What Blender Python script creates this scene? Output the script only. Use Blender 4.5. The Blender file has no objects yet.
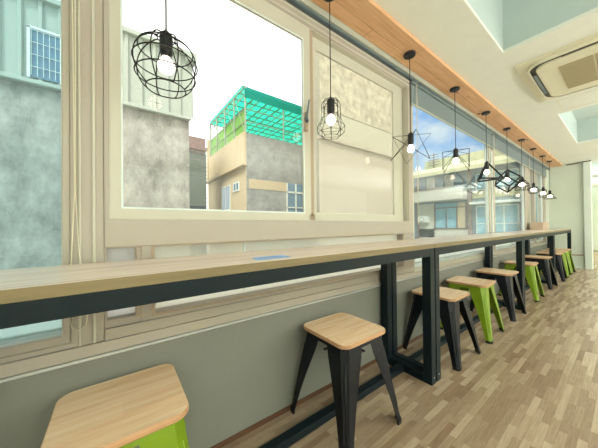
import bpy, bmesh, math, random
from mathutils import Vector, Matrix
random.seed(7)
scene = bpy.context.scene
C = scene.collection
PI = math.pi

# ---------------------------------------------------------------- camera
cam_d = bpy.data.cameras.new('camera')
cam = bpy.data.objects.new('camera', cam_d)
C.objects.link(cam)
YAW, PITCH, ROLL = 0.9327, 0.0079, 0.0103
F = Vector((math.cos(YAW)*math.cos(PITCH), math.sin(YAW)*math.cos(PITCH), math.sin(PITCH)))
R = Vector((math.sin(YAW), -math.cos(YAW), 0))
D = -R.cross(F)
R, D = math.cos(ROLL)*R + math.sin(ROLL)*D, -math.sin(ROLL)*R + math.cos(ROLL)*D
M4 = Matrix(((R.x, -D.x, -F.x, 0), (R.y, -D.y, -F.y, 0), (R.z, -D.z, -F.z, 1.2), (0, 0, 0, 1)))
cam.matrix_world = M4
cam_d.sensor_width = 36
cam_d.lens = 245/598*36
cam_d.clip_start = 0.02
cam_d.clip_end = 500
scene.camera = cam

# ---------------------------------------------------------------- colour management
scene.view_settings.view_transform = 'Standard'
scene.view_settings.look = 'None'
scene.view_settings.exposure = 0.0
scene.view_settings.gamma = 1.0
scene.view_settings.use_curve_mapping = False
scene.cycles.use_denoising = True
scene.cycles.max_bounces = 10
scene.cycles.transparent_max_bounces = 16
scene.cycles.sample_clamp_indirect = 6

# ---------------------------------------------------------------- sky
W = bpy.data.worlds.new('sky')
scene.world = W
W.use_nodes = True
nt = W.node_tree
nt.nodes.clear()
def wn(t, **k):
    n = nt.nodes.new(t)
    for a, b in k.items(): setattr(n, a, b)
    return n
tc = wn('ShaderNodeTexCoord')
sep = wn('ShaderNodeSeparateXYZ')
nt.links.new(tc.outputs['Generated'], sep.inputs[0])
side = wn('ShaderNodeMapRange', interpolation_type='SMOOTHSTEP')     # overcast towards +y, clear towards +x
side.inputs[1].default_value = 0.62; side.inputs[2].default_value = 0.86
nt.links.new(sep.outputs[0], side.inputs[0])
mp = wn('ShaderNodeMapping'); mp.inputs['Scale'].default_value = (2.2, 2.2, 5.5)
nt.links.new(tc.outputs['Generated'], mp.inputs[0])
no = wn('ShaderNodeTexNoise'); no.inputs['Scale'].default_value = 2.6; no.inputs['Detail'].default_value = 7; no.inputs['Roughness'].default_value = .55
nt.links.new(mp.outputs[0], no.inputs['Vector'])
cr = wn('ShaderNodeValToRGB')
cr.color_ramp.elements[0].position = .44; cr.color_ramp.elements[0].color = (0, 0, 0, 1)
cr.color_ramp.elements[1].position = .68; cr.color_ramp.elements[1].color = (1, 1, 1, 1)
nt.links.new(no.outputs['Fac'], cr.inputs[0])
blue = wn('ShaderNodeValToRGB')
blue.color_ramp.elements[0].position = .0; blue.color_ramp.elements[0].color = (.62, .85, 1.0, 1)
blue.color_ramp.elements[1].position = .5; blue.color_ramp.elements[1].color = (.16, .42, .92, 1)
nt.links.new(sep.outputs[2], blue.inputs[0])
m1 = wn('ShaderNodeMixRGB'); m1.inputs[2].default_value = (.88, .97, 1.0, 1)
nt.links.new(cr.outputs[0], m1.inputs[0]); nt.links.new(blue.outputs[0], m1.inputs[1])
m2 = wn('ShaderNodeMixRGB'); m2.inputs[1].default_value = (2.0, 2.0, 1.92, 1)
nt.links.new(side.outputs[0], m2.inputs[0]); nt.links.new(m1.outputs[0], m2.inputs[2])
bg = wn('ShaderNodeBackground'); bg.inputs[1].default_value = 1.0
nt.links.new(m2.outputs[0], bg.inputs[0])
wo = wn('ShaderNodeOutputWorld'); nt.links.new(bg.outputs[0], wo.inputs[0])

# ---------------------------------------------------------------- sun and added unseen fill lights
sd = bpy.data.lights.new('sun', 'SUN'); sd.energy = 3.0; sd.angle = .12; sd.color = (1, .95, .85)
so = bpy.data.objects.new('sun', sd); C.objects.link(so)
so.rotation_euler = Vector((.55, .45, -.75)).to_track_quat('-Z', 'Y').to_euler()

def area(name, loc, direction, sx, sy, power, col):
    l = bpy.data.lights.new(name, 'AREA'); l.shape = 'RECTANGLE'; l.size = sx; l.size_y = sy; l.energy = power; l.color = col
    o = bpy.data.objects.new(name, l); C.objects.link(o); o.location = loc
    o.rotation_euler = Vector(direction).to_track_quat('-Z', 'Z' if abs(direction[2]) < .5 else 'Y').to_euler()
    return o
area('added_ceiling_fill', (1.0, -2.6, 1.9), (0, 0, 1), 6, 1.6, 290, (.97, .985, 1))  # added unseen light, aimed up to brighten the ceiling
area('added_ceiling_fill', (7.4, -2.6, 1.9), (0, 0, 1), 5.5, 1.6, 320, (.97, .985, 1))  # second added fill for the ceiling, no fixture here
area('added_side_fill', (3.6, -4.25, 1.5), (0, 1, .03), 11, 2.4, 80, (.93, .98, 1))  # added fill in front of the solid right wall, which has no window
area('added_next_room_fill', (13.5, -1.0, 1.9), (0, 0, 1), 4, 2, 300, (.97, 1, .95))  # added unseen light to brighten the room beyond the opening

# ---------------------------------------------------------------- materials
def lin(c):
    return tuple(((v/255)/12.92 if v/255 <= .04045 else ((v/255+.055)/1.055)**2.4) for v in c)
def pmat(name, rgb, rough=.5, metal=0, noise=0, nscale=8, bump=0, bscale=60, stretch=(1, 1, 1), spec=None, nr=.5):
    m = bpy.data.materials.new(name); m.use_nodes = True
    n = m.node_tree; b = n.nodes['Principled BSDF']
    c = lin(rgb)
    b.inputs['Roughness'].default_value = rough; b.inputs['Metallic'].default_value = metal
    if spec is not None: b.inputs['Specular IOR Level'].default_value = spec
    t = n.nodes.new('ShaderNodeTexCoord'); mpn = n.nodes.new('ShaderNodeMapping'); mpn.inputs['Scale'].default_value = stretch
    n.links.new(t.outputs['Object'], mpn.inputs[0])
    nz = n.nodes.new('ShaderNodeTexNoise'); nz.inputs['Scale'].default_value = nscale; nz.inputs['Detail'].default_value = 6; nz.inputs['Roughness'].default_value = nr
    n.links.new(mpn.outputs[0], nz.inputs['Vector'])
    rp = n.nodes.new('ShaderNodeValToRGB')
    a = max(noise, .02)
    rp.color_ramp.elements[0].position = .3; rp.color_ramp.elements[1].position = .7
    rp.color_ramp.elements[0].color = tuple(v*(1-a) for v in c)+(1,)
    rp.color_ramp.elements[1].color = tuple(min(1, v*(1+a)) for v in c)+(1,)
    n.links.new(nz.outputs['Fac'], rp.inputs[0]); n.links.new(rp.outputs[0], b.inputs['Base Color'])
    if bump:
        n2 = n.nodes.new('ShaderNodeTexNoise'); n2.inputs['Scale'].default_value = bscale; n2.inputs['Detail'].default_value = 1.5
        n.links.new(mpn.outputs[0], n2.inputs['Vector'])
        bp = n.nodes.new('ShaderNodeBump'); bp.inputs['Strength'].default_value = bump; bp.inputs['Distance'].default_value = .02
        n.links.new(n2.outputs['Fac'], bp.inputs['Height']); n.links.new(bp.outputs[0], b.inputs['Normal'])
    return m
def wood(name, c1, c2, c3, axis='x', gscale=1.0, strip=0.0, rough=.35, knots=False):
    """grain runs along axis; strip > 0 lays glued staves of that width"""
    m = bpy.data.materials.new(name); m.use_nodes = True
    n = m.node_tree; b = n.nodes['Principled BSDF']; b.inputs['Roughness'].default_value = rough
    t = n.nodes.new('ShaderNodeTexCoord'); mpn = n.nodes.new('ShaderNodeMapping')
    mpn.inputs['Scale'].default_value = (1.2*gscale, 22*gscale, 22*gscale) if axis == 'x' else (22*gscale, 1.2*gscale, 22*gscale)
    n.links.new(t.outputs['Object'], mpn.inputs[0])
    nz = n.nodes.new('ShaderNodeTexNoise'); nz.inputs['Scale'].default_value = 2.2; nz.inputs['Detail'].default_value = 8; nz.inputs['Roughness'].default_value = .6; nz.inputs['Distortion'].default_value = .6
    n.links.new(mpn.outputs[0], nz.inputs['Vector'])
    rp = n.nodes.new('ShaderNodeValToRGB')
    rp.color_ramp.elements[0].position = .3; rp.color_ramp.elements[0].color = lin(c1)+(1,)
    rp.color_ramp.elements[1].position = .72; rp.color_ramp.elements[1].color = lin(c3)+(1,)
    e = rp.color_ramp.elements.new(.5); e.color = lin(c2)+(1,)
    n.links.new(nz.outputs['Fac'], rp.inputs[0])
    out = rp.outputs[0]
    if strip:
        br = n.nodes.new('ShaderNodeTexBrick'); br.inputs['Scale'].default_value = 1
        br.inputs['Brick Width'].default_value = 3.1 if strip < 1 else 1.1; br.inputs['Row Height'].default_value = strip if strip < 1 else .6
        br.inputs['Mortar Size'].default_value = 0.0 if strip < 1 else .004
        br.inputs['Color1'].default_value = (.92, .91, .9, 1); br.inputs['Color2'].default_value = (1, 1, 1, 1); br.inputs['Mortar'].default_value = (.72, .66, .6, 1)
        if axis == 'y':
            m2_ = n.nodes.new('ShaderNodeMapping'); m2_.inputs['Rotation'].default_value = (0, 0, PI/2)
            n.links.new(t.outputs['Object'], m2_.inputs[0]); n.links.new(m2_.outputs[0], br.inputs['Vector'])
        else: n.links.new(t.outputs['Object'], br.inputs['Vector'])
        mx = n.nodes.new('ShaderNodeMixRGB'); mx.blend_type = 'MULTIPLY'; mx.inputs[0].default_value = 1
        n.links.new(out, mx.inputs[1]); n.links.new(br.outputs['Color'], mx.inputs[2]); out = mx.outputs[0]
    if knots:
        mk = n.nodes.new('ShaderNodeMapping'); mk.inputs['Scale'].default_value = (3.4, 6.5, .01)
        n.links.new(t.outputs['Object'], mk.inputs[0])
        vo = n.nodes.new('ShaderNodeTexVoronoi'); vo.inputs['Scale'].default_value = 1.0
        n.links.new(mk.outputs[0], vo.inputs['Vector'])
        k = n.nodes.new('ShaderNodeValToRGB')
        k.color_ramp.elements[0].position = .05; k.color_ramp.elements[0].color = lin((120, 62, 30))+(1,)
        k.color_ramp.elements[1].position = .17; k.color_ramp.elements[1].color = (1, 1, 1, 1)
        n.links.new(vo.outputs['Distance'], k.inputs[0])
        mx = n.nodes.new('ShaderNodeMixRGB'); mx.blend_type = 'MULTIPLY'; mx.inputs[0].default_value = 1
        n.links.new(out, mx.inputs[1]); n.links.new(k.outputs[0], mx.inputs[2]); out = mx.outputs[0]
    n.links.new(out, b.inputs['Base Color'])
    return m
def floor_mat():
    m = bpy.data.materials.new('strip_parquet'); m.use_nodes = True
    n = m.node_tree; b = n.nodes['Principled BSDF']; b.inputs['Roughness'].default_value = .27
    t = n.nodes.new('ShaderNodeTexCoord')
    br = n.nodes.new('ShaderNodeTexBrick'); br.inputs['Scale'].default_value = 1; br.offset = .37; br.offset_frequency = 2; br.squash = 1.35; br.squash_frequency = 3
    br.inputs['Brick Width'].default_value = .27; br.inputs['Row Height'].default_value = .037; br.inputs['Mortar Size'].default_value = .0007
    br.inputs['Color1'].default_value = (0, 0, 0, 1); br.inputs['Color2'].default_value = (1, 1, 1, 1); br.inputs['Mortar'].default_value = (.2, .2, .2, 1)
    n.links.new(t.outputs['Object'], br.inputs['Vector'])
    rp = n.nodes.new('ShaderNodeValToRGB'); E = rp.color_ramp.elements
    E[0].position = 0; E[0].color = lin((144, 120, 96))+(1,)
    E[1].position = 1; E[1].color = lin((188, 168, 142))+(1,)
    e = E.new(.35); e.color = lin((157, 135, 110))+(1,)
    e = E.new(.7); e.color = lin((172, 151, 125))+(1,)
    n.links.new(br.outputs['Color'], rp.inputs[0])
    mpn = n.nodes.new('ShaderNodeMapping'); mpn.inputs['Scale'].default_value = (3, 45, 1)
    n.links.new(t.outputs['Object'], mpn.inputs[0])
    nz = n.nodes.new('ShaderNodeTexNoise'); nz.inputs['Scale'].default_value = 2.5; nz.inputs['Detail'].default_value = 8; nz.inputs['Distortion'].default_value = 1
    n.links.new(mpn.outputs[0], nz.inputs['Vector'])
    g = n.nodes.new('ShaderNodeValToRGB'); g.color_ramp.elements[0].position = .3; g.color_ramp.elements[0].color = (.82, .81, .8, 1); g.color_ramp.elements[1].position = .65; g.color_ramp.elements[1].color = (1.05, 1.05, 1.05, 1)
    n.links.new(nz.outputs['Fac'], g.inputs[0])
    mx = n.nodes.new('ShaderNodeMixRGB'); mx.blend_type = 'MULTIPLY'; mx.inputs[0].default_value = 1
    n.links.new(rp.outputs[0], mx.inputs[1]); n.links.new(g.outputs[0], mx.inputs[2])
    n.links.new(mx.outputs[0], b.inputs['Base Color'])
    return m
def glass(name, tint=(1, 1, 1), frost=0.0, frost_col=(.9, .92, .9), ior=1.38):
    m = bpy.data.materials.new(name); m.use_nodes = True
    n = m.node_tree; n.nodes.clear()
    o = n.nodes.new('ShaderNodeOutputMaterial')
    tr = n.nodes.new('ShaderNodeBsdfTransparent'); tr.inputs[0].default_value = tint+(1,)
    gl = n.nodes.new('ShaderNodeBsdfGlossy'); gl.inputs['Roughness'].default_value = .01
    fr = n.nodes.new('ShaderNodeFresnel'); 
    ge = n.nodes.new('ShaderNodeNewGeometry'); mr = n.nodes.new('ShaderNodeMapRange')   # same reflectance from both sides of the thin pane
    mr.inputs[3].default_value = ior; mr.inputs[4].default_value = 1/ior
    n.links.new(ge.outputs['Backfacing'], mr.inputs[0]); n.links.new(mr.outputs[0], fr.inputs[0])
    base = tr.outputs[0]
    if frost:
        tl = n.nodes.new('ShaderNodeBsdfTranslucent'); tl.inputs[0].default_value = frost_col+(1,)
        df = n.nodes.new('ShaderNodeBsdfDiffuse'); df.inputs[0].default_value = frost_col+(1,)
        a = n.nodes.new('ShaderNodeMixShader'); a.inputs[0].default_value = .15
        n.links.new(tl.outputs[0], a.inputs[1]); n.links.new(df.outputs[0], a.inputs[2])
        mx = n.nodes.new('ShaderNodeMixShader'); mx.inputs[0].default_value = frost
        n.links.new(base, mx.inputs[1]); n.links.new(a.outputs[0], mx.inputs[2]); base = mx.outputs[0]
    ms = n.nodes.new('ShaderNodeMixShader')
    n.links.new(fr.outputs[0], ms.inputs[0]); n.links.new(base, ms.inputs[1]); n.links.new(gl.outputs[0], ms.inputs[2])
    n.links.new(ms.outputs[0], o.inputs[0])
    return m
def emis(name, rgb, s):
    m = bpy.data.materials.new(name); m.use_nodes = True
    b = m.node_tree.nodes['Principled BSDF']; b.inputs['Base Color'].default_value = (1, 1, 1, 1)
    b.inputs['Emission Color'].default_value = lin(rgb)+(1,); b.inputs['Emission Strength'].default_value = s
    return m
def sheet(name, rgb, trans=.5):
    """translucent plastic sheet"""
    m = bpy.data.materials.new(name); m.use_nodes = True
    n = m.node_tree; n.nodes.clear(); o = n.nodes.new('ShaderNodeOutputMaterial')
    c = lin(rgb)+(1,)
    tl = n.nodes.new('ShaderNodeBsdfTranslucent'); tl.inputs[0].default_value = c
    df = n.nodes.new('ShaderNodeBsdfDiffuse'); df.inputs[0].default_value = c
    tp = n.nodes.new('ShaderNodeBsdfTransparent'); tp.inputs[0].default_value = c
    a = n.nodes.new('ShaderNodeMixShader'); a.inputs[0].default_value = .3
    n.links.new(tl.outputs[0], a.inputs[1]); n.links.new(df.outputs[0], a.inputs[2])
    b = n.nodes.new('ShaderNodeMixShader'); b.inputs[0].default_value = trans
    n.links.new(a.outputs[0], b.inputs[1]); n.links.new(tp.outputs[0], b.inputs[2]); n.links.new(b.outputs[0], o.inputs[0])
    return m

M = dict(
 ceiling=pmat('ceiling_paint', (232, 234, 220), .8),
 coffer=pmat('coffer_paint', (190, 204, 196), .8),
 wall=pmat('wall_paint_grey_green', (128, 128, 118), .75, noise=.04, nscale=3, bump=.05),
 farwall=pmat('far_wall_paint', (216, 224, 210), .8, noise=.03, nscale=2),
 column=pmat('column_paint', (222, 232, 222), .7),
 frame=pmat('window_frame_beige', (180, 170, 155), .45, noise=.02, nscale=4),
 sash=pmat('window_sash_cream', (202, 198, 180), .4),
 stile=pmat('window_stile_tan', (176, 156, 130), .5),
 alu=pmat('aluminium_ledge', (186, 188, 182), .4, .2),
 whitealu=pmat('white_window_aluminium', (222, 232, 228), .35),
 seal=pmat('rubber_gasket', (120, 112, 96), .7),
 blind=pmat('roller_blind_grey', (124, 138, 138), .8, noise=.05, nscale=40),
 blindbox=pmat('blind_housing', (176, 180, 164), .6),
 gap=pmat('dark_gap_metal', (96, 112, 118), .6),
 plank=wood('pine_board', (212, 160, 114), (226, 178, 132), (236, 194, 150), 'x', .9, 1.0, .5, knots=True),
 top=wood('counter_laminate', (212, 192, 172), (228, 210, 192), (238, 222, 208), 'x', .8, .07, .24),
 edge=wood('counter_edge_laminate', (120, 104, 72), (132, 115, 80), (144, 127, 92), 'x', .8, 0, .45),
 seat=wood('stool_seat_elm', (234, 190, 146), (244, 210, 168), (250, 224, 190), 'x', .7, .085, .25),
 seatrim=wood('stool_seat_edge', (186, 138, 100), (200, 154, 114), (210, 166, 128), 'x', 1, 0, .4),
 black=pmat('black_powder_coat', (7, 11, 20), .42, spec=.35),
 steel=pmat('dark_table_steel', (9, 26, 32), .48, spec=.3),
 green=pmat('lime_green_paint', (122, 150, 24), .38, .1, noise=.04),
 rubber=pmat('rubber', (16, 16, 18), .6),
 screw=pmat('screw_steel', (170, 176, 176), .3, .9),
 wire=pmat('black_wire', (24, 24, 26), .45, .4),
 socket=pmat('lamp_socket_black', (22, 24, 28), .4),
 bulb=emis('lit_bulb', (255, 232, 205), 7),
 cream=pmat('bulb_cap', (190, 150, 110), .4, .4),
 acw=pmat('air_conditioner_plastic', (226, 222, 194), .4),
 grille=pmat('air_conditioner_grille', (178, 168, 132), .6),
 slot=pmat('air_outlet_dark', (74, 72, 56), .6),
 tape=pmat('blue_film', (112, 160, 212), .35, noise=.12, nscale=30),
 cord=pmat('blind_cord_white', (226, 218, 194), .6),
 card=pmat('cardboard', (196, 172, 148), .8, noise=.05),
 floor=floor_mat(),
 base=pmat('dark_wood_baseboard', (96, 66, 46), .5, noise=.2, nscale=5, stretch=(1, 14, 14)),
 outsill=pmat('white_outside_sill', (236, 236, 222), .7),
 clear=glass('clear_window_glass', (.97, .985, .97), ior=1.5),
 cyan=glass('blue_tinted_glass', (.60, .82, .90), .10, (.45, .75, .85)),
 cyan2=glass('pale_blue_glass', (.88, .96, .99), .12, (.75, .92, .98)),  # frost share puts the bright haze of the outside view into the glass
 frostw=glass('frosted_white_glass', (.9, .93, 1), .85, (.96, .97, 1.0)),
 frostc=glass('frosted_cream_glass', (.95, .95, .88), .7, (.97, .97, .88)),
 screen=glass('hazy_glass', (.96, .95, .90), .22, (.80, .78, .66)),
)

# ---------------------------------------------------------------- mesh helpers
def finish(name, bm, mat, parent=None, bevel=0, solid=0, smooth=False, seg=2):
    bmesh.ops.recalc_face_normals(bm, faces=bm.faces[:])
    me = bpy.data.meshes.new(name); bm.to_mesh(me); bm.free()
    for m_ in (mat if isinstance(mat, (list, tuple)) else [mat]): me.materials.append(m_)
    o = bpy.data.objects.new(name, me); C.objects.link(o)
    if parent is not None: o.parent = parent
    if smooth:
        for p_ in me.polygons: p_.use_smooth = True
    if solid:
        s = o.modifiers.new('solid', 'SOLIDIFY'); s.thickness = solid; s.offset = 0
    if bevel:
        b = o.modifiers.new('bevel', 'BEVEL'); b.width = bevel; b.segments = seg; b.limit_method = 'ANGLE'; b.angle_limit = .6
    return o
def box(bm, x0, x1, y0, y1, z0, z1, mi=0):
    v = [bm.verts.new((x, y, z)) for z in (z0, z1) for y in (y0, y1) for x in (x0, x1)]
    for f in ((0, 1, 3, 2), (4, 6, 7, 5), (0, 4, 5, 1), (2, 3, 7, 6), (0, 2, 6, 4), (1, 5, 7, 3)):
        bm.faces.new([v[i] for i in f]).material_index = mi
def boxes(name, L, mat, parent=None, bevel=0, **k):
    bm = bmesh.new()
    for b in L: box(bm, *b)
    return finish(name, bm, mat, parent, bevel, **k)
def ring(bm, x0, x1, z0, z1, X0, X1, Z0, Z1, y0, y1):
    """rectangular frame in the x-z plane: outer x0..x1,z0..z1, opening X0..X1,Z0..Z1"""
    vs = []
    for y in (y0, y1):
        vs.append([bm.verts.new((x, y, z)) for x, z in ((x0, z0), (x1, z0), (x1, z1), (x0, z1))])
        vs.append([bm.verts.new((x, y, z)) for x, z in ((X0, Z0), (X1, Z0), (X1, Z1), (X0, Z1))])
    a, b, c, d = vs
    for i in range(4):
        j = (i+1) % 4
        bm.faces.new((a[i], a[j], b[j], b[i])); bm.faces.new((c[i], d[i], d[j], c[j]))
        bm.faces.new((a[i], c[i], c[j], a[j])); bm.faces.new((b[i], b[j], d[j], d[i]))
def rod(bm, a, b, r, n=8, r2=None):
    a, b = Vector(a), Vector(b); d = b-a; L = d.length
    if L < 1e-6: return
    q = d.to_track_quat('Z', 'Y').to_matrix().to_4x4()
    bmesh.ops.create_cone(bm, cap_ends=True, segments=n, radius1=r, radius2=r if r2 is None else r2, depth=L, matrix=Matrix.Translation((a+b)/2) @ q)
def path(bm, pts, r, closed=False, n=6):
    P = [Vector(p) for p in pts]; N = len(P); rings = []
    for i, p in enumerate(P):
        if closed: t = P[(i+1) % N]-P[i-1]
        else: t = P[min(i+1, N-1)]-P[max(i-1, 0)]
        t.normalize()
        up = Vector((0, 0, 1)) if abs(t.z) < .9 else Vector((1, 0, 0))
        s = t.cross(up).normalized(); u = s.cross(t)
        rings.append([bm.verts.new(p + r*(math.cos(2*PI*k/n)*s + math.sin(2*PI*k/n)*u)) for k in range(n)])
    for i in range(N if closed else N-1):
        A, B = rings[i], rings[(i+1) % N]
        # choose best offset so rings do not twist
        off = min(range(n), key=lambda o: (A[0].co-B[o].co).length)
        for k in range(n):
            bm.faces.new((A[k], A[(k+1) % n], B[(k+1+off) % n], B[(k+off) % n]))
    if not closed:
        bm.faces.new(rings[0]); bm.faces.new(rings[-1])
def circle(bm, c, R_, r, n=32, rot=None, tube=6):
    pts = []
    for i in range(n):
        v = Vector((R_*math.cos(2*PI*i/n), R_*math.sin(2*PI*i/n), 0))
        if rot: v = rot @ v
        pts.append(Vector(c)+v)
    path(bm, pts, r, True, tube)
def lathe(bm, prof, n=24, c=(0, 0, 0)):
    rings = []
    for r, z in prof:
        rings.append([bm.verts.new((c[0]+r*math.cos(2*PI*k/n), c[1]+r*math.sin(2*PI*k/n), c[2]+z)) for k in range(n)])
    for A, B in zip(rings, rings[1:]):
        for k in range(n): bm.faces.new((A[k], A[(k+1) % n], B[(k+1) % n], B[k]))
    bm.faces.new(rings[0]); bm.faces.new(rings[-1])
def prism(bm, poly, z0, z1):
    a = [bm.verts.new((x, y, z0)) for x, y in poly]; b = [bm.verts.new((x, y, z1)) for x, y in poly]
    bm.faces.new(a); bm.faces.new(b)
    for i in range(len(a)): bm.faces.new((a[i], a[(i+1) % len(a)], b[(i+1) % len(a)], b[i]))
def tag(o, label=None, cat=None, group=None, kind=None):
    if label: o['label'] = label
    if cat: o['category'] = cat
    if group: o['group'] = group
    if kind: o['kind'] = kind
    return o
def thing(name, label, cat, loc=(0, 0, 0), group=None, rz=0):
    o = bpy.data.objects.new(name, None); C.objects.link(o); o.location = loc; o.rotation_euler = (0, 0, rz); o.empty_display_size = .1
    return tag(o, label, cat, group)
def S(o): o['kind'] = 'structure'; return o
def copy_tree(o, parent=None):
    c = o.copy(); C.objects.link(c)
    if parent is not None: c.parent = parent
    for ch in [k for k in bpy.data.objects if k.parent == o]: copy_tree(ch, c)
    return c

# ================================================================ THE ROOM
YW = 1.34
XE = 9.8
S(boxes('floor', [(-2.6, 18, -4.5, 1.6, -.12, 0)], M['floor']))
S(boxes('wall_left', [(-2.6, XE, YW, 1.52, 0, .655), (-2.6, XE, 1.345, 1.52, 2.71, 2.8)], M['wall']))
S(boxes('baseboard_left', [(-2.6, XE, YW-.008, YW, 0, .03)], M['base'], bevel=.002))
S(boxes('wall_near', [(-2.75, -2.6, -4.5, 1.6, 0, 2.8)], M['farwall']))
S(boxes('wall_right', [(-2.75, 18, -4.65, -4.5, 0, 2.8)], M['farwall']))
# far wall with the column at its end and the opening to the next room beside it
S(boxes('wall_far', [(XE, XE+.15, .70, 1.52, 0, 2.8)], M['farwall']))
S(boxes('column', [(XE-.07, XE+.2, .575, .70, 0, 2.8)], M['column'], bevel=.006))
dr = S(boxes('door_1', [(XE, XE+.12, -1.2, .555, 2.36, 2.44)], M['whitealu'], bevel=.004))
tp = boxes('transom_glass', [(XE+.05, XE+.06, -1.2, .555, 2.44, 2.74)], M['cyan2'], dr)
S(boxes('wall_beyond', [(17, 17.15, -4.5, 1.6, 0, 2.8), (XE+.15, 17, 1.45, 1.6, 0, 2.8)], M['farwall']))
S(boxes('baseboard_far', [(XE-.012, XE, .70, YW, 0, .05)], M['column']))

# ceiling with its two sunken coffers (openings x0,x1,y0,y1)
def holed(x0, x1, y0, y1, holes, z0, z1):
    L = []; xs = sorted({x0, x1} | {h[0] for h in holes} | {h[1] for h in holes})
    for a, b in zip(xs, xs[1:]):
        hs = [h for h in holes if h[0] <= a and h[1] >= b]
        if hs:
            h = hs[0]; L += [(a, b, y0, h[2], z0, z1), (a, b, h[3], y1, z0, z1)]
        else: L.append((a, b, y0, y1, z0, z1))
    return L
H1 = (.9, 2.915, -1.3, .685); H2 = (5.2, 7.46, -1.3, .605)
S(boxes('ceiling', holed(-2.75, 18, -4.65, 1.6, [H1, H2], 2.8, 2.83), M['ceiling']))
for h, top in ((H1, 3.5), (H2, 3.25)):
    a, b, c, d = h
    S(boxes('ceiling_coffer', [(a-.02, a, c-.02, d+.02, 2.83, top), (b, b+.02, c-.02, d+.02, 2.83, top), (a, b, c-.02, c, 2.83, top), (a, b, d, d+.02, 2.83, top), (a-.02, b+.02, c-.02, d+.02, top, top+.02)], M['coffer']))
# thin access hatch outline in the ceiling
bm = bmesh.new(); ring(bm, 4.62, 5.08, -.1, .545, 4.63, 5.07, -.09, .535, 0, .002)
for v in bm.verts: v.co = Vector((v.co.x, v.co.z, 2.8-v.co.y))
tag(finish('access_hatch', bm, M['acw']), 'square ceiling hatch outlined by a thin groove beside the air conditioner', 'hatch')

# pine board under the ceiling, and the strip between it and the windows
S(boxes('trim_1', [(-2.6, XE-.02, 1.065, 1.30, 2.765, 2.80)], M['plank'], bevel=.003))
S(boxes('trim_2', [(-2.6, XE, 1.302, 1.345, 2.72, 2.80)], M['blindbox']))
S(boxes('trim_3', [(-2.6, XE, 1.318, 1.345, 2.705, 2.72)], M['gap']))
# aluminium ledge between wall and windows
S(boxes('trim_4', [(-2.6, XE, 1.326, 1.52, .655, .667)], M['alu'], bevel=.003))
S(boxes('trim_7', [(-2.6, XE, 1.53, 2.3, .66, .755)], M['outsill'], bevel=.01))
S(boxes('trim_5', [(-2.6, 2.49, 1.338, 1.50, .667, .715), (-.045, 2.49, 1.345, 1.50, .715, .765)], M['frame'], bevel=.004))

# ---------------------------------------------------------------- windows
def frame_part(name, rings, mat, parent, bevel=.004):
    bm = bmesh.new()
    for r_ in rings: ring(bm, *r_)
    return finish(name, bm, mat, parent, bevel)
def pane(x0, x1, z0, z1, y, mat, parent, name='window_glass'):
    bm = bmesh.new(); f = [bm.verts.new(p) for p in ((x0, y, z0), (x1, y, z0), (x1, y, z1), (x0, y, z1))]
    bm.faces.new(f)
    return finish(name, bm, mat, parent)
def win(n):
    o = bpy.data.objects.new('window_%d' % n, None); C.objects.link(o); o.location = (0, 0, 0); S(o); return o
# 1: tall fixed pane at the left
w = win(1)
frame_part('window_frame', [(-2.6, -.045, .715, 2.705, -1.9, -.155, .735, 2.62, 1.352, 1.46), (-2.0, -.155, .73, 2.62, -1.9, -.178, .768, 2.58, 1.360, 1.45)], M['frame'], w, .006)
frame_part('window_bead', [(-1.9, -.166, .752, 2.60, -1.88, -.182, .770, 2.57, 1.364, 1.40)], M['sash'], w, .006)
pane(-1.9, -.17, .76, 2.6, 1.40, M['cyan'], w)
boxes('window_ridge', [(-.128, -.120, 1.346, 1.354, .715, 2.705), (-.084, -.074, 1.344, 1.354, .715, 2.705)], M['sash'], w, .002)
# 2: centre unit with two sliding sashes above a fixed band and low panes
w = win(2)
frame_part('window_frame', [(-.045, 2.49, 1.113, 2.705, -.028, 2.41, 1.238, 2.63, 1.348, 1.47)], M['frame'], w)
frame_part('window_track', [(-.03, 2.42, 1.236, 2.66, -.024, 2.405, 1.240, 2.625, 1.356, 1.46), (-.03, 2.47, 2.64, 2.69, .0, 2.46, 2.65, 2.68, 1.343, 1.35)], M['sash'], w, .002)
s = frame_part('window_sash', [(-.03, 1.12, 1.238, 2.63, .020, 1.055, 1.293, 2.52, 1.358, 1.378)], M['sash'], w)
frame_part('gasket', [(.014, 1.061, 1.287, 2.526, .022, 1.053, 1.295, 2.518, 1.356, 1.36)], M['whitealu'], s, 0)
pane(.0, 1.07, 1.28, 2.54, 1.375, M['clear'], s, 'sash_glass')
s = frame_part('window_sash', [(1.125, 2.40, 1.238, 2.63, 1.21, 2.235, 1.300, 2.54, 1.402, 1.422)], M['sash'], w)
boxes('sash_edge', [(1.12, 1.15, 1.362, 1.40, 1.24, 2.63)], M['stile'], s, .002)
pane(1.19, 2.26, 1.28, 2.56, 1.42, M['screen'], s, 'sash_glass')
frame_part('low_frame', [(-.045, .088, .762, 1.115, -.037, .070, .798, 1.108, 1.356, 1.46), ], M['frame'], w)
w2 = frame_part('low_frame', [(.088, 2.49, .763, 1.114, .146, 2.30, .793, 1.106, 1.354, 1.459)], M['frame'], w)
frame_part('low_bead', [(.066, .090, .79, 1.112, .072, .086, .80, 1.106, 1.352, 1.40), (.128, 2.32, .78, 1.113, .14, 2.31, .79, 1.11, 1.351, 1.356)], M['stile'], w, 0)
pane(-.04, .09, .79, 1.112, 1.40, M['frostw'], w, 'low_glass')
pane(.12, 2.32, .77, 1.112, 1.42, M['frostc'], w, 'low_glass')
boxes('low_mullion', [(.62, .632, 1.405, 1.415, .81, 1.11)], M['whitealu'], w)
lt = boxes('window_latch', [(1.055, 1.085, 1.336, 1.358, 1.865, 2.0)], M['stile'], w, .008)
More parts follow.
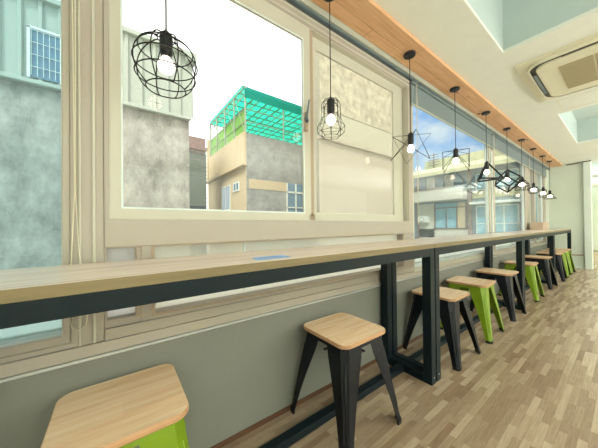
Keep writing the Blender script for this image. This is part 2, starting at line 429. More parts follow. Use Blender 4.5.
bm = bmesh.new(); rod(bm, (1.07, 1.335, 1.935), (1.05, 1.318, 1.94), .014, 12); rod(bm, (1.053, 1.322, 1.93), (1.075, 1.315, 2.075), .009, 10, .005)
finish('latch_lever', bm, M['gap'], lt, smooth=False)
bm = bmesh.new(); path(bm, [(1.11, 1.35, 1.245), (1.11, 1.35, 1.275), (1.122, 1.35, 1.287), (1.14, 1.35, 1.275), (1.14, 1.35, 1.245)], .005)
finish('sash_stop', bm, M['stile'], w)
# 3, 4, 5: fixed windows down the room
def fixed(n, x0, x1, fl, fr, cols):
    w = win(n)
    frame_part('window_frame', [(x0, x1, .667, 2.705, x0+fl, x1-fr, .745, 2.62, 1.352, 1.42)], cols[0], w)
    frame_part('window_bead', [(x0+fl-.01, x1-fr+.01, .735, 2.63, x0+fl+.035, x1-fr-.035, .775, 2.60, 1.372, 1.402)], M['whitealu'], w, .003)
    pane(x0+fl, x1-fr, .74, 2.63, 1.40, M['cyan2'], w)
    return w
w = fixed(3, 2.49, 4.95, .03, .06, (M['sash'],))
boxes('frame_step', [(2.49, 4.95, 1.340, 1.353, .668, .70)], M['frame'], w, .003)
w = fixed(4, 4.95, 7.4, .20, .22, (M['frame'],))
boxes('mullion_ridge', [(4.95, 4.99, 1.335, 1.353, .70, 2.40)], M['whitealu'], w, .003)
w = fixed(5, 7.4, 9.35, .15, .25, (M['frame'],))
boxes('mullion', [(8.10, 8.22, 1.36, 1.44, .74, 2.62)], M['frame'], w, .003)
S(boxes('trim_6', [(9.35, XE, 1.345, 1.52, .667, 2.71)], M['farwall']))
# roller blind half lowered over the far windows, one blind per window
prev = None
for i, (a, b, lab) in enumerate(((2.46, 4.90, 'grey roller blind raised high above the blue-sky window nearest the sliding sashes'), (4.92, 7.32, 'grey roller blind above the middle far window behind the cube-shaped lamp'), (7.34, 9.40, 'grey roller blind above the last window beside the far wall'))):
    t = thing('roller_blind', lab, 'blind', ((a+b)/2, 1.325, 2.70), 'grey roller blinds over the far windows')
    hw = (b-a)/2
    bm = bmesh.new(); rod(bm, (-hw, 0, -.02), (hw, 0, -.02), .016, 16); finish('roller_tube', bm, M['blind'], t, smooth=True)
    boxes('blind_fabric', [(-hw, hw, .008, .012, -.235, -.02)], M['blind'], t)
    boxes('bottom_rail', [(-hw, hw, .002, .016, -.25, -.232)], M['blindbox'], t, .003)
    bm = bmesh.new(); u = -hw+.06
    path(bm, [(u, -.012, .0), (u, -.012, -.6), (u, -.010, -1.45), (u+.01, -.010, -1.5), (u+.02, -.010, -1.45), (u+.02, -.012, -.6), (u+.02, -.012, 0)], .0022)
    finish('pull_chain', bm, M['cord'], t, smooth=True)
# blind cords
bm = bmesh.new()
pts = [(-.150, 1.334, 2.62), (-.142, 1.334, 2.0), (-.138, 1.334, 1.35), (-.150, 1.336, 1.05), (-.158, 1.336, .86), (-.148, 1.336, .80), (-.125, 1.336, .785), (-.104, 1.336, .80), (-.098, 1.336, .88), (-.125, 1.332, 1.1), (-.136, 1.330, 1.35), (-.134, 1.33, 2.0), (-.140, 1.33, 2.62)]
path(bm, pts, .0022)
tag(finish('looped_string', bm, M['cord'], smooth=True), 'thin white looped string hanging on the beige post beside the large left window', 'string')
# ================================================================ COUNTER TABLES
JX = [-.47, 1.945, 4.56, 6.93, 9.30]
TL = ['bar-height counter table nearest the camera, oak top with blue film on it',
      'oak-topped counter table second from the camera, under the box and pyramid lamps',
      'oak-topped counter table third from the camera, before the last one',
      'oak-topped counter table farthest away, ending at the far wall']
for i in range(4):
    x0, x1 = JX[i]+.003, JX[i+1]-.003
    L = x1-x0
    t = thing('counter_table', TL[i], 'table', (x0, .885, 0), 'counter tables in a row along the windows')
    bm = bmesh.new(); box(bm, 0, L, 0, .435, 1.022, 1.056)
    bm.faces.ensure_lookup_table()
    for f in bm.faces:
        f.material_index = 1 if abs(f.calc_center_median().z-1.056) > .001 else 0
    finish('tabletop', bm, [M['top'], M['edge']], t, .0015)
    z = 1.022
    boxes('front_rail', [(.065, L-.065, .003, .05, .962, z)], M['steel'], t, .003)
    boxes('back_rail', [(.065, L-.065, .383, .43, .962, z)], M['steel'], t, .003)
    for sx in (0, 1):
        a = .004 if sx == 0 else L-.069
        for sy in (0, 1):
            b = .002 if sy == 0 else .368
            lg = boxes('leg', [(a, a+.065, b, b+.065, .0, z)], M['steel'], t, .003)
            if sy == 0:
                bm = bmesh.new(); rod(bm, (a+.032, b-.002, .05), (a+.032, b+.002, .05), .007, 12)
                finish('bolt', bm, M['screw'], lg)
        boxes('side_rail', [(a, a+.065, .067, .368, .962, z)], M['steel'], t, .003)
        boxes('foot_rail', [(a, a+.065, .067, .368, .0, .06)], M['steel'], t, .003)
    boxes('stretcher', [(.069, L-.069, .225, .28, .004, .05)], M['steel'], t, .003)
# blue film stuck on the nearest top
bm = bmesh.new(); prism(bm, [(.472, .936), (.645, .936), (.664, 1.032), (.492, 1.030)], 1.0562, 1.0572)
tag(finish('blue_sticker', bm, M['tape']), 'small rectangular blue film lying on the nearest oak counter top', 'sticker')
# cardboard box on the counter by the last window
t = thing('cardboard_box', 'light brown open cardboard box on the counter near the far wall', 'box', (7.60, 1.20, 1.056))
bm = bmesh.new()
for b in ((-.33, .33, -.10, -.093, 0, .17), (-.33, .33, .093, .10, 0, .17), (-.33, -.323, -.093, .093, 0, .17), (.323, .33, -.093, .093, 0, .17), (-.323, .323, -.093, .093, 0, .007)): box(bm, *b)
finish('box_body', bm, M['card'], t)
boxes('box_flap', [(-.32, .32, -.103, -.1003, .09, .17)], M['card'], t)

# ================================================================ STOOLS
HS = .562
def make_stool(label, metal, loc):
    t = thing('metal_stool', label, 'stool', loc, 'metal stools with wooden seats along the counter')
    # seat: rounded square slab
    bm = bmesh.new(); h, rr = .196, .055; poly = []
    for cx_, cy_, a0 in ((h-rr, h-rr, 0), (-h+rr, h-rr, PI/2), (-h+rr, -h+rr, PI), (h-rr, -h+rr, 1.5*PI)):
        for k in range(8):
            a = a0+PI/2*k/7; poly.append((cx_+rr*math.cos(a), cy_+rr*math.sin(a)))
    prism(bm, poly, HS-.024, HS)
    bm.faces.ensure_lookup_table()
    for f in bm.faces: f.material_index = 0 if f.calc_center_median().z > HS-.001 else 1
    finish('seat', bm, [M['seat'], M['seatrim']], t, .006, seg=3)
    # apron: shallow pressed steel pan under the seat
    zt, zb = HS-.024, HS-.085
    at, ab = .172, .184
    bm = bmesh.new()
    for q in range(4):
        rot = Matrix.Rotation(q*PI/2, 3, 'Z')
        pts = [(-at+.03, -at, zt), (at-.03, -at, zt), (ab-.035, -ab, zb), (.075, -ab+.006, zb+.033), (-.075, -ab+.006, zb+.033), (-ab+.035, -ab, zb)]
        bm.faces.new([bm.verts.new(rot @ Vector(p_)) for p_ in pts])
    bm.faces.new([bm.verts.new(p_) for p_ in ((-at+.01, -at+.01, zt-.002), (at-.01, -at+.01, zt-.002), (at-.01, at-.01, zt-.002), (-at+.01, at-.01, zt-.002))])
    finish('apron', bm, metal, t, 0, solid=.003)
    # crossed brace below the seat
    boxes('brace', [(-.165, .165, -.009, .009, HS-.098, HS-.094), (-.009, .009, -.165, .165, HS-.094, HS-.090)], metal, t)
    # legs: folded sheet with a flat corner facet and a pressed rib
    for q in range(4):
        rot = Matrix.Rotation(q*PI/2, 3, 'Z')
        prof = []
        for k in range(7):
            u = k/6; z = zt + (0.015-zt)*u; c = .172 + (.247-.172)*u
            w_ = .088*(1-u)**1.5+.030 if k else .105
            fct = .034*(1-u)+.018*u
            prof.append([(-c+fct+w_, -c, z), (-c+fct, -c, z), (-c, -c+fct, z), (-c, -c+fct+w_, z)])
        bm = bmesh.new()
        V = [[bm.verts.new(rot @ Vector(p_)) for p_ in row] for row in prof]
        for A, B in zip(V, V[1:]):
            for k in range(3): bm.faces.new((A[k], A[k+1], B[k+1], B[k]))
        lg = finish('leg', bm, metal, t, 0, solid=.0035)
        bm = bmesh.new()
        p0 = prof[1]; p1 = prof[5]
        a = (Vector(p0[1])+Vector(p0[2]))/2+Vector((-.0015, -.0015, 0)); b = (Vector(p1[1])+Vector(p1[2]))/2+Vector((-.0015, -.0015, 0))
        rod(bm, rot @ a, rot @ b, .0055, 8, .004)
        finish('pressed_rib', bm, metal, lg, smooth=True)
        bm = bmesh.new(); x = -.247
        prism(bm, [(rot @ Vector((p_[0], p_[1], 0)))[:2] for p_ in ((x-.003, x+.014), (x+.014, x-.003), (x+.048, x-.003), (x+.048, x+.005), (x+.02, x+.02), (x+.005, x+.048), (x-.003, x+.048))], 0.0, .024)
        finish('rubber_foot', bm, M['rubber'], lg)
    return t
SY = 1.087
blk = make_stool('black metal stool with wooden seat, alone under the nearest table', M['black'], (1.147, SY, 0))
grn = make_stool('lime green stool with large wooden seat at the bottom left, nearest the camera', M['green'], (.012, 1.115, 0))
for x, m_, lab, rz in ((2.475, blk, 'black stool with wooden seat just past the paired table legs', 0),
               (3.227, grn, 'lime green stool between two black stools under the second table', .03),
               (4.15, blk, 'black stool just past the green one, last under the second table', -.03),
               (5.38, grn, 'lime green stool under the third table, first in it', .02),
               (6.56, blk, 'black stool last under the third table, just past the green one there', -.04),
               (7.60, blk, 'black stool first under the farthest table', .03),
               (8.22, grn, 'lime green stool in the middle under the farthest table', .02),
               (8.86, grn, 'lime green stool farthest away, nearest the far wall', -.02)):
    c = copy_tree(m_); c.location = (x, SY-.03 if x > 7 else SY, 0); c.rotation_euler.z = rz; c['label'] = lab

# ================================================================ PENDANT LAMPS
ZC = 2.765
def pendant(x, label, build, zb=1.90, br=.033, y=1.18):
    t = thing('pendant_lamp', label, 'lamp', (x, y, 0), 'pendant lamps hung from the pine board')
    bm = bmesh.new(); lathe(bm, [(.050, ZC), (.052, ZC-.006), (.050, ZC-.020), (.044, ZC-.024), (.004, ZC-.026)], 28); finish('ceiling_rose', bm, M['socket'], t, smooth=False)
    bm = bmesh.new(); rod(bm, (0, 0, ZC-.02), (0, 0, zb+.135), .0032, 8); finish('cord', bm, M['wire'], t)
    bm = bmesh.new(); lathe(bm, [(.006, zb+.155), (.010, zb+.148), (.024, zb+.135), (.026, zb+.125), (.026, zb+.055), (.021, zb+.045), (.021, zb+.035)], 20); finish('lamp_socket', bm, M['socket'], t)
    bm = bmesh.new(); s_ = br/.033
    lathe(bm, [(.014, .038), (.018*s_, .030), (.028*s_, .016), (.033*s_, 0), (.031*s_, -.012), (.024*s_, -.024), (.012*s_, -.031), (.002, -.033)], 20, (0, 0, zb)); finish('bulb', bm, M['bulb'], t, smooth=True)
    bm = bmesh.new(); build(bm, zb); finish('wire_cage', bm, M['wire'], t, smooth=True)
    return t
def meridians(bm, prof, n, r, c=0):
    for k in range(n):
        a = 2*PI*k/n+c
        path(bm, [(q*math.cos(a), q*math.sin(a), z) for q, z in prof], r)
def orb(bm, zb):
    Rr = .124; zc = zb-.002
    prof = [(Rr*math.sin(a), zc+Rr*math.cos(a)) for a in [PI*.09+PI*.70*k/14 for k in range(15)]]
    meridians(bm, prof, 8, .0026, .2)
    for a in (.09, .32, .47, .62, .79): circle(bm, (0, 0, zc+Rr*math.cos(PI*a)), Rr*math.sin(PI*a), .0026, 36)
    for a in (0, PI/2): path(bm, [(-.045*math.cos(a), -.045*math.sin(a), zc+Rr*.95), (.045*math.cos(a), .045*math.sin(a), zc+Rr*.95)], .0026)
def bottle(bm, zb):
    prof = [(.022, zb+.135), (.050, zb+.128), (.062, zb+.105), (.064, zb+.01), (.092, zb-.045), (.088, zb-.085), (.055, zb-.112)]
    meridians(bm, prof, 8, .0022)
    for r_, z in ((.050, .128), (.064, .07), (.064, .01), (.092, -.045), (.088, -.085), (.055, -.112)):
        path(bm, [(r_*math.cos(PI*k/4), r_*math.sin(PI*k/4), zb+z) for k in range(8)], .0022, True)
def star(bm, zb):
    r_ = .0030
    rot = Matrix.Rotation(-.72, 3, 'Z')     # the star faces the room corner it hangs towards
    def P(u, v, w_): return rot @ Vector((u, w_, 0)) + Vector((0, 0, zb+v))
    T1 = [P(-.170, .105, -.03), P(.165, .125, -.03), (P(-.05, -.145, -.03))]
    T2 = [P(.06, .19, .03), P(.180, -.085, .03), P(-.172, -.095, .03)]
    path(bm, T1, r_, True); path(bm, [T2[2], T2[0], T2[1]], r_)
    rod(bm, T1[0], T2[1], r_, 6); rod(bm, T2[2], (0, 0, zb+.09), r_, 6); rod(bm, T2[0], (0, 0, zb+.10), r_, 6)
def cuboid(bm, zb):
    r_ = .0028; rot = Matrix.Rotation(.35, 3, 'Z'); h = .125; zt, zd = zb+.095, zb-.095
    co = [rot @ Vector((sx*h, sy*h, 0)) for sx, sy in ((-1, -1), (1, -1), (1, 1), (-1, 1))]
    T = [c_+Vector((0, 0, zt)) for c_ in co]; B = [c_+Vector((0, 0, zd)) for c_ in co]
    path(bm, T, r_, True)
    for a, b in zip(T, B): rod(bm, a, b, r_, 6); rod(bm, b, (0, 0, zb+.10), r_, 6)
    for a in T: rod(bm, a, (0, 0, zb+.12), r_, 6)
    for a in B: bmesh.ops.create_icosphere(bm, subdivisions=1, radius=.007, matrix=Matrix.Translation(a))
def bar_frame(bm, V, Es, r_):
    for a, b in Es: rod(bm, V[a], V[b], r_, 6)
    for v in V: bmesh.ops.create_icosphere(bm, subdivisions=1, radius=r_*1.15, matrix=Matrix.Translation(v))
def pyramid(bm, zb):
    R_ = .185; V = [Vector((0, 0, zb+.145))]+[Vector((R_*math.cos(a), R_*math.sin(a), zb-.10)) for a in (-1.15, -1.15+2*PI/3, -1.15+4*PI/3)]
    bar_frame(bm, V, ((0, 1), (0, 2), (0, 3), (1, 2), (2, 3), (3, 1)), .011)
def cube(bm, zb):
    s_ = .215; V = []
    q = Vector((1, 1, 1)).rotation_difference(Vector((0, 0, 1)))
    for sx in (-.5, .5):
        for sy in (-.5, .5):
            for sz in (-.5, .5): V.append(Matrix.Rotation(.35, 3, 'Z') @ (q @ (Vector((sx, sy, sz))*s_))+Vector((0, 0, zb-.025)))
    Es = [(i, j) for i in range(8) for j in range(i) if abs((V[i]-V[j]).length-s_) < .001]
    bar_frame(bm, V, Es, .012)
def drum(bm, zb):
    prof = [(.022, zb+.10), (.07, zb+.045), (.095, zb+.015), (.10, zb-.03), (.10, zb-.10)]
    meridians(bm, prof, 10, .0038)
    for r_, z in ((.095, .015), (.10, -.03), (.10, -.10)): circle(bm, (0, 0, zb+z), r_, .0038, 30)
def globe(bm, zb):
    Rr = .085; zc = zb-.01
    meridians(bm, [(Rr*math.sin(a), zc+Rr*math.cos(a)) for a in [PI*.12+PI*.66*k/10 for k in range(11)]], 8, .0038)
    for a in (.3, .5, .78): circle(bm, (0, 0, zc+Rr*math.cos(PI*a)), Rr*math.sin(PI*a), .0038, 28)
def lantern(bm, zb):
    prof = [(.022, zb+.10), (.06, zb+.08), (.06, zb+.0), (.085, zb-.05), (.05, zb-.10)]
    meridians(bm, prof, 6, .0038)
    for r_, z in ((.06, .08), (.06, 0), (.085, -.05), (.05, -.10)): path(bm, [(r_*math.cos(PI*k/3), r_*math.sin(PI*k/3), zb+z) for k in range(6)], .0038, True)
def cone(bm, zb):
    meridians(bm, [(.022, zb+.08), (.06, zb+.03), (.115, zb-.065)], 8, .0038)
    for r_, z in ((.06, .03), (.115, -.065)): circle(bm, (0, 0, zb+z), r_, .0038, 30)
LAMPS = [(.172, 'pendant lamp in a round black wire orb, nearest the camera', orb, 1.895, .034),
 (1.15, 'pendant lamp in a bottle-shaped black wire cage before the right sash', bottle, 1.905, .030),
 (2.155, 'pendant lamp in a black wire star', star, 1.893, .030),
 (3.13, 'pendant lamp in a flat black wire box before the blue sky', cuboid, 1.925, .034),
 (4.16, 'pendant lamp in a thick black triangular pyramid frame', pyramid, 1.925, .034),
 (5.14, 'pendant lamp in a thick black cube frame standing on its corner', cube, 1.925, .036),
 (6.05, 'pendant lamp in a drum-shaped thin wire cage beyond the cube lamp', drum, 1.925, .048),
 (6.98, 'pendant lamp in a small round wire cage, third from the far wall', globe, 1.90, .05),
 (7.92, 'pendant lamp in a small lantern wire cage, second from the far wall', lantern, 1.895, .05),
 (8.72, 'pendant lamp in a cone-shaped wire cage, nearest the far wall', cone, 1.88, .05)]
for x, lab, f, zb, br in LAMPS: pendant(x, lab, f, zb, br)

# ================================================================ AIR CONDITIONER
t = thing('air_conditioner', 'square cream ceiling cassette air conditioner with tan intake grille', 'air conditioner', (3.86, .06, 2.8))
def rsq(h, r_, n=8):
    out = []
    for cx_, cy_, a0 in ((h-r_, h-r_, 0), (-h+r_, h-r_, PI/2), (-h+r_, -h+r_, PI), (h-r_, -h+r_, 1.5*PI)):
        for k in range(n+1): a = a0+PI/2*k/n; out.append((cx_+r_*math.cos(a), cy_+r_*math.sin(a)))
    return out
bm = bmesh.new(); prism(bm, rsq(.62, .015), -.012, 0); finish('cover_plate', bm, M['acw'], t, .003)
def band(bm, ho, ro, hi, ri, z0, z1, z2=None):
    a, b = rsq(ho, ro), rsq(hi, ri); n_ = len(a)
    z2 = z1 if z2 is None else z2
    A = [bm.verts.new((x, y, z0)) for x, y in a]; A2 = [bm.verts.new((x, y, z1)) for x, y in a]; B2 = [bm.verts.new((x, y, z2)) for x, y in b]; B = [bm.verts.new((x, y, z0)) for x, y in b]
    for i in range(n_):
        j = (i+1) % n_
        for P_, Q_ in ((A, A2), (A2, B2), (B2, B)): bm.faces.new((P_[i], P_[j], Q_[j], Q_[i]))
bm = bmesh.new(); band(bm, .555, .15, .54, .14, -.012, -.040); finish('rim', bm, M['acw'], t, .002)
bm = bmesh.new(); band(bm, .54, .14, .495, .11, -.012, -.022, -.030); finish('air_outlet', bm, M['slot'], t)
bm = bmesh.new(); prism(bm, rsq(.495, .11), -.046, -.012); finish('front_panel', bm, M['acw'], t, .008)
for k in range(3):
    bm = bmesh.new(); a = -.34+k*.23; box(bm, -.33, .33, a, a+.22, -.050, -.046)
    for j in range(22): box(bm, -.33+j*.03, -.322+j*.03, a+.003, a+.217, -.053, -.050)
    finish('intake_grille', bm, M['grille'], t)
boxes('louver', [(-.30, .30, .503, .53, -.040, -.034)], M['blind'], t)
boxes('louver', [(-.53, -.503, -.30, .30, -.040, -.034)], M['slot'], t)

# small rail and dark stripe at the far wall
bm = bmesh.new(); rod(bm, (XE-.03, .72, .36), (XE-.03, 1.1, .36), .018, 10); rod(bm, (XE-.03, .74, .36), (XE+.0, .74, .36), .012, 8); rod(bm, (XE-.03, 1.08, .36), (XE+.0, 1.08, .36), .012, 8)
tag(finish('wall_rail', bm, M['stile']), 'short horizontal metal rail low on the far wall beyond the last table', 'rail')
bm = bmesh.new(); path(bm, [(XE-.02, 1.0, 2.77), (XE-.02, .88, 2.775), (XE-.025, .80, 2.78), (XE-.03, .76, 2.785), (XE-.10, .70, 2.785), (XE-.10, .56, 2.787)], .012)
tag(finish('ceiling_stripe', bm, M['slot']), 'dark cable drawn for the gap where the far wall meets the ceiling', 'stripe')  # added dark tube stands in for the dark gap under the ceiling

# ================================================================ OUTSIDE
o_ = dict(
 clad=pmat('pale_metal_cladding', (168, 176, 162), .5, noise=.06, nscale=2, stretch=(1, 1, .2)),
 rough=pmat('weathered_concrete', (146, 144, 132), .95, noise=.6, nscale=3.0, bump=.4, bscale=5, stretch=(1, 1, .6), nr=.78),
 grey=pmat('grey_rendered_wall', (150, 152, 146), .9, noise=.3, nscale=2.5, bump=.3, bscale=3, nr=.75),
 creamw=pmat('cream_rendered_wall', (196, 180, 146), .9, noise=.06),
 stucco=pmat('beige_rough_stucco', (176, 170, 146), .95, noise=.3, nscale=5, bump=.5, bscale=5),
 mid=pmat('pale_beige_wall', (180, 178, 156), .9, noise=.05),
 smooth=pmat('beige_wall', (176, 168, 148), .9, noise=.05),
 dglass=pmat('outside_window_glass', (110, 140, 158), .15, noise=.1),
 lglass=pmat('pale_outside_glass', (138, 186, 200), .15, noise=.1),
 dark=pmat('dark_fence_backing', (70, 84, 88), .8),
 fw=pmat('white_outside_frame', (220, 226, 216), .5),
 fb=pmat('brown_outside_frame', (128, 112, 104), .6),
 rust=pmat('red_brown_roofing', (128, 100, 92), .7, noise=.2),
 teal=sheet('teal_roof_sheet', (125, 235, 218), .3),
 tfas=sheet('teal_fascia_sheet', (80, 200, 188), .15),
 lime=sheet('pale_green_sheet', (205, 232, 165), .3),
 truss=pmat('grey_truss_steel', (150, 160, 140), .5),
 yellow=pmat('yellow_green_awning', (204, 200, 156), .8, noise=.08),
 balc=pmat('white_balcony_tile', (202, 200, 182), .8, noise=.05),
 bgrey=pmat('blue_grey_wall', (120, 136, 144), .8, noise=.1),
 ground=pmat('street_concrete', (150, 150, 142), .9, noise=.1, nscale=1),
)
S(boxes('ground', [(-30, 60, 1.62, 60, -3.1, -3)], o_['ground']))

# building clad in pale metal over weathered concrete
b = thing('metal_clad_building', 'old building with pale corrugated cladding above rough grey concrete, seen at the left', 'building', (0, 5, -3))
boxes('concrete_wall', [(-9, 1.11, 0, 4, 0, 6.28)], o_['rough'], b)
bm = bmesh.new(); x = -9.0; pts = []
while x < 1.10:
    pts += [(x, -.04), (x+.10, -.04), (x+.12, -.075), (x+.15, -.075), (x+.17, -.04)]; x += .2
A = [bm.verts.new((u, v, 6.28)) for u, v in pts]; B = [bm.verts.new((u, v, 7.42)) for u, v in pts]
for i in range(len(A)-1): bm.faces.new((A[i], A[i+1], B[i+1], B[i]))
finish('corrugated_cladding', bm, o_['clad'], b, solid=.008)
boxes('flashing', [(-9, 1.13, -.10, -.01, 6.22, 6.28), (-9, 1.12, -.13, 4, 7.42, 7.50), (-9, 1.10, -.03, 4, 6.28, 7.42), (1.04, 1.2, -.25, -.05, 7.26, 7.42)], o_['clad'], b, .01)
f = boxes('window_frame', [(-.99, -.96, -.11, -.07, 6.29, 7.0), (-.66, -.63, -.11, -.07, 6.29, 7.0), (-.99, -.63, -.11, -.07, 6.98, 7.01)]+[(-.95+.06*k, -.945+.06*k, -.11, -.10, 6.33, 6.98) for k in range(5)]+[(-.96, -.66, -.11, -.10, 6.45+.17*k, 6.455+.17*k) for k in range(4)], o_['fw'], b)
boxes('window_pane', [(-.96, -.66, -.085, -.078, 6.31, 6.98)], o_['dglass'], f)
# fenced yard wall and little dark roof between the two buildings
b = thing('fenced_lean_to', 'dark lean-to behind wire mesh in the gap between the two buildings', 'shed', (2.75, 11, -3))
boxes('shed_wall', [(-.9, .42, .1, 2, 0, 7.4)], o_['dark'], b)
boxes('shed_roof', [(-.9, .40, -.15, 2, 7.5, 7.62), (-.9, .36, .0, 2, 7.4, 8.05)], o_['rust'], b)
bm = bmesh.new()
for k in range(26):
    u = -.9+k*.055*1.0
    for sgn in (1, -1):
        for j in range(14):
            rod(bm, (-.9+.1*k*.5, 0, 5.1+j*.17 if sgn > 0 else 5.27+j*.17), (-.85+.1*k*.5, 0, 5.27+j*.17 if sgn > 0 else 5.1+j*.17), .006, 3)
finish('wire_mesh', bm, o_['truss'], b)
# grey and cream house with a green roof shelter on top
b = thing('cream_grey_building', 'house with a cream side and a grey rendered front, centre of the left sash', 'building', (4.11, 9, -3))
bm = bmesh.new(); box(bm, 0, 8, 0, 5.1, 0, 7.9)
bm.faces.ensure_lookup_table()
for fc in bm.faces: fc.material_index = 0 if abs(fc.calc_center_median().x) < .01 else 1
finish('wall', bm, [o_['creamw'], o_['grey']], b)
boxes('side_parapet', [(-.10, 0, -.02, 5.0, 6.68, 7.95)]+[(-.115, -.10, .1+.25*k, .13+.25*k, 6.72, 7.92) for k in range(20)], o_['creamw'], b, .01)
boxes('side_ledge', [(-.20, 0, -.06, 5.05, 6.60, 6.68)], o_['creamw'], b, .01)
for (y0, y1, z0, z1) in ((1.75, 2.75, 5.0, 6.05), (.75, 1.3, 5.75, 6.05)):
    f = boxes('side_window', [(-.03, .01, y0-.05, y0, z0, z1), (-.03, .01, y1, y1+.05, z0, z1), (-.03, .01, y0-.05, y1+.05, z1, z1+.05), (-.03, .01, (y0+y1)/2-.02, (y0+y1)/2+.02, z0, z1), (-.05, .01, y0-.05, y1+.05, z0-.05, z0)], o_['fw'], b)
    boxes('window_pane', [(-.012, -.004, y0, y1, z0, z1)], o_['dglass'], f)
f = boxes('front_window', [(1.88, 1.93, -.05, .01, 4.6, 6.1), (2.35, 2.41, -.05, .01, 4.6, 6.1), (2.9, 2.95, -.05, .01, 4.6, 6.1), (1.88, 2.95, -.05, .01, 5.66, 5.74), (1.88, 2.95, -.05, .01, 5.0, 5.05)], o_['fw'], b)
boxes('window_pane', [(1.93, 2.9, -.015, -.005, 4.6, 6.1)], o_['dglass'], f)
boxes('front_band', [(.1, 1.88, -.02, 0, 5.72, 6.1)], o_['creamw'], b)
sh = boxes('shelter_roof', [(-.05, 8, .3, 4.6, 9.85, 9.88)], o_['teal'], b)
# curved front fascia
bm = bmesh.new()
prof = [(.55-.55*math.sin(a), 9.30+.58*math.cos(a)) for a in [PI/2*k/8 for k in range(9)]]
prof = [(.3, 9.88)] + [(.3-.3*math.sin(PI/2*k/6), 9.55+.33*math.cos(PI/2*k/6)) for k in range(7)] + [(0, 9.32)]
A = [bm.verts.new((-.05, u, v)) for u, v in prof]; B = [bm.verts.new((8, u, v)) for u, v in prof]
for i in range(len(A)-1): bm.faces.new((A[i], A[i+1], B[i+1], B[i]))
finish('curved_fascia', bm, o_['tfas'], sh, solid=.02)
bm = bmesh.new()
for k in range(9):
    y = .15+k*.55
    for (p_, q_) in (((-.05, y, 9.80), (8, y, 9.80)), ): rod(bm, p_, q_, .025, 5)
for k in range(12):
    x = .0+k*.7
    rod(bm, (x, .1, 9.78), (x, 4.6, 9.78), .03, 5); rod(bm, (x, .1, 9.45), (x, 4.6, 9.45), .022, 5)
    for j in range(8): rod(bm, (x, .1+j*.56, 9.45), (x, .38+j*.56, 9.78), .012, 4); rod(bm, (x, .38+j*.56, 9.78), (x, .66+j*.56, 9.45), .012, 4)
finish('roof_truss', bm, o_['truss'], sh)
bm = bmesh.new()
for y in (.05, 1.2, 2.35, 3.5, 4.6): rod(bm, (0, y, 7.9), (0, y, 9.8), .035, 6)
for x in (1.8, 3.6, 5.4, 7.2): rod(bm, (x, .05, 7.9), (x, .05, 9.8), .03, 6)
for z in (8.4, 8.9): rod(bm, (0, .05, z), (0, 4.6, z), .02, 5); rod(bm, (0, .05, z), (8, .05, z), .018, 5)
for k in range(5): rod(bm, (0, .05+k*.92, 7.9), (0, .97+k*.92, 9.4), .014, 4)
finish('shelter_post', bm, o_['truss'], sh)
boxes('side_sheet', [(.03, .05, .08, 4.6, 7.9, 8.95)], o_['lime'], sh)
boxes('back_sheet', [(0, 8, 4.62, 4.64, 7.9, 9.0)], o_['lime'], sh)
boxes('end_pier', [(-.15, .05, 4.6, 4.8, 6.6, 8.95)], o_['creamw'], b)
# beige building behind the hazy right sash
b = thing('beige_building', 'blank beige stuccoed wall filling the view through the hazy right sash', 'building', (5, 5.5, -3))
bm = bmesh.new(); prism(bm, [(-.15, 0), (5, 0), (5, 3.2), (2.2, 3.2)], 0, 6.9); finish('lower_wall', bm, o_['smooth'], b)
bm = bmesh.new(); prism(bm, [(.0, .12), (4.95, .12), (4.95, 3.1), (2.3, 3.1)], 6.9, 7.85); finish('middle_wall', bm, o_['mid'], b)
bm = bmesh.new(); prism(bm, [(.0, .10), (4.95, .10), (4.95, 3.1), (2.3, 3.1)], 7.85, 11.2); finish('stuccoed_upper_wall', bm, o_['stucco'], b)
boxes('ledge', [(-.15, 5.02, -.10, .12, 6.80, 6.92)], o_['smooth'], b, .02)
# apartment block with balcony seen through the far windows, facade facing the room's near end
b = thing('apartment_block', 'apartment block with yellow-green awning, white balcony and blue windows beyond the far glass', 'building', (14, 2.6, -3))
boxes('wall', [(0, 6, 0, 5.0, 0, 7.0)], o_['bgrey'], b)
boxes('roof_storey', [(.5, 6, .8, 4.5, 7.0, 7.85)], o_['yellow'], b)
bm = bmesh.new(); A = [(-1.0, 6.72), (0, 7.12), (0, 7.3), (-1.0, 6.9)]
v0 = [bm.verts.new((x, -.0, z)) for x, z in A]; v1 = [bm.verts.new((x, 5.0, z)) for x, z in A]
bm.faces.new(v0); bm.faces.new(v1)
for i in range(4): bm.faces.new((v0[i], v0[(i+1) % 4], v1[(i+1) % 4], v1[i]))
finish('awning', bm, o_['yellow'], b)
boxes('balcony', [(-.8, 0, 2.15, 4.62, 5.42, 6.02)], o_['balc'], b, .02)
boxes('balcony_rail', [(-.84, -.76, 2.1, 4.66, 6.02, 6.08)], o_['fb'], b)
boxes('lower_wall_panel', [(-.06, 0, 3.75, 4.6, 3.5, 5.35), (-.06, 0, 2.15, 4.6, 2.2, 3.95)], o_['balc'], b)
boxes('pier', [(-.12, 0, 1.98, 2.15, 0, 7.0), (-.08, 0, 4.62, 4.72, 0, 6.8)], o_['fb'], b)
for k in range(5):
    y = 2.35+k*.46
    f = boxes('upper_window', [(-.05, 0, y, y+.03, 6.05, 6.8), (-.05, 0, y+.37, y+.40, 6.05, 6.8), (-.05, 0, y, y+.4, 6.77, 6.8)], o_['fw' if k % 2 else 'fb'], b)
    boxes('window_pane', [(-.03, -.02, y+.03, y+.37, 6.05, 6.77)], o_['balc' if k in (1, 3) else 'dglass'], f)
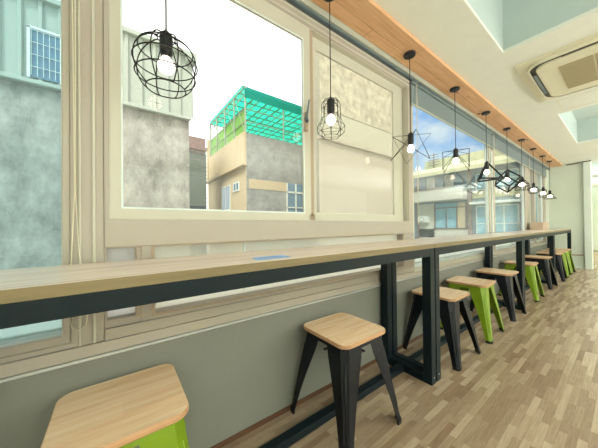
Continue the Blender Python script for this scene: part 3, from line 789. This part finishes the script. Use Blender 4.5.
f = boxes('middle_window', [(-.1, 0, 2.2, 2.27, 3.95, 5.35), (-.1, 0, 3.68, 3.75, 3.95, 5.35), (-.1, 0, 2.2, 3.75, 5.05, 5.10), (-.1, 0, 2.2, 3.75, 3.95, 4.02), (-.1, 0, 2.62, 2.66, 3.95, 5.1), (-.1, 0, 3.12, 3.16, 3.95, 5.1)], o_['fb'], b)
boxes('window_pane', [(-.05, -.04, 2.66, 3.68, 4.02, 5.3)], o_['lglass'], f)
boxes('window_pane', [(-.05, -.04, 2.27, 2.62, 4.02, 5.3)], o_['creamw'], f)
f = boxes('wall_cooler', [(-.35, 0, 4.0, 4.5, 4.33, 4.66)], o_['fw'], b, .01)
bm = bmesh.new(); circle(bm, (-.352, 4.3, 4.49), .11, .015, 20, Matrix.Rotation(PI/2, 3, 'Y')); finish('cooler_fan', bm, o_['fb'], f)
for (z0, z1) in ((3.2, 5.05), (5.85, 6.6)):
    ys = [.25, .75, 1.25, 1.8]
    f = boxes('wide_window', [(-.05, 0, y-.02, y+.02, z0, z1) for y in ys]+[(-.05, 0, .25, 1.8, z-.02, z+.02) for z in (z0, (z0*.45+z1*.55), z1)], o_['fw'], b)
    boxes('window_pane', [(-.03, -.02, .25, 1.8, z0, z1)], o_['lglass'], f)
boxes('window_canopy', [(-.5, 0, .1, 1.95, 5.14, 5.24)], o_['fw'], b, .01)
boxes('spandrel', [(-.05, 0, .1, 1.95, 5.45, 5.78)], o_['yellow'], b)
boxes('spandrel', [(-.05, 0, .1, 1.95, 2.3, 3.1)], o_['balc'], b)
# rooftop aerial
bm = bmesh.new(); rod(bm, (0, 0, 0), (0, 0, 1.2), .025, 6)
for k in range(5): rod(bm, (0, -.35+.03*k, .55+.14*k), (0, .35-.03*k, .55+.14*k), .018, 5)
a_ = finish('roof_aerial', bm, o_['fb']); a_.location = (14.3, 6.5, 4.0); tag(a_, 'rooftop aerial behind the star lamp, on the apartment block', 'aerial')
# cream tower behind the last window
b = thing('cream_building', 'cream building with tall narrow windows seen through the last window', 'building', (14, 1.62, -3))
boxes('wall', [(-.6, 5, 0, .95, 0, 10)], o_['creamw'], b)
for z in (4.1, 6.4):
    f = boxes('tall_window', [(-.66, -.6, .35, .40, z, z+1.6), (-.66, -.6, .65, .70, z, z+1.6)], o_['fw'], b)
    boxes('window_pane', [(-.63, -.61, .40, .65, z, z+1.6)], o_['lglass'], f)
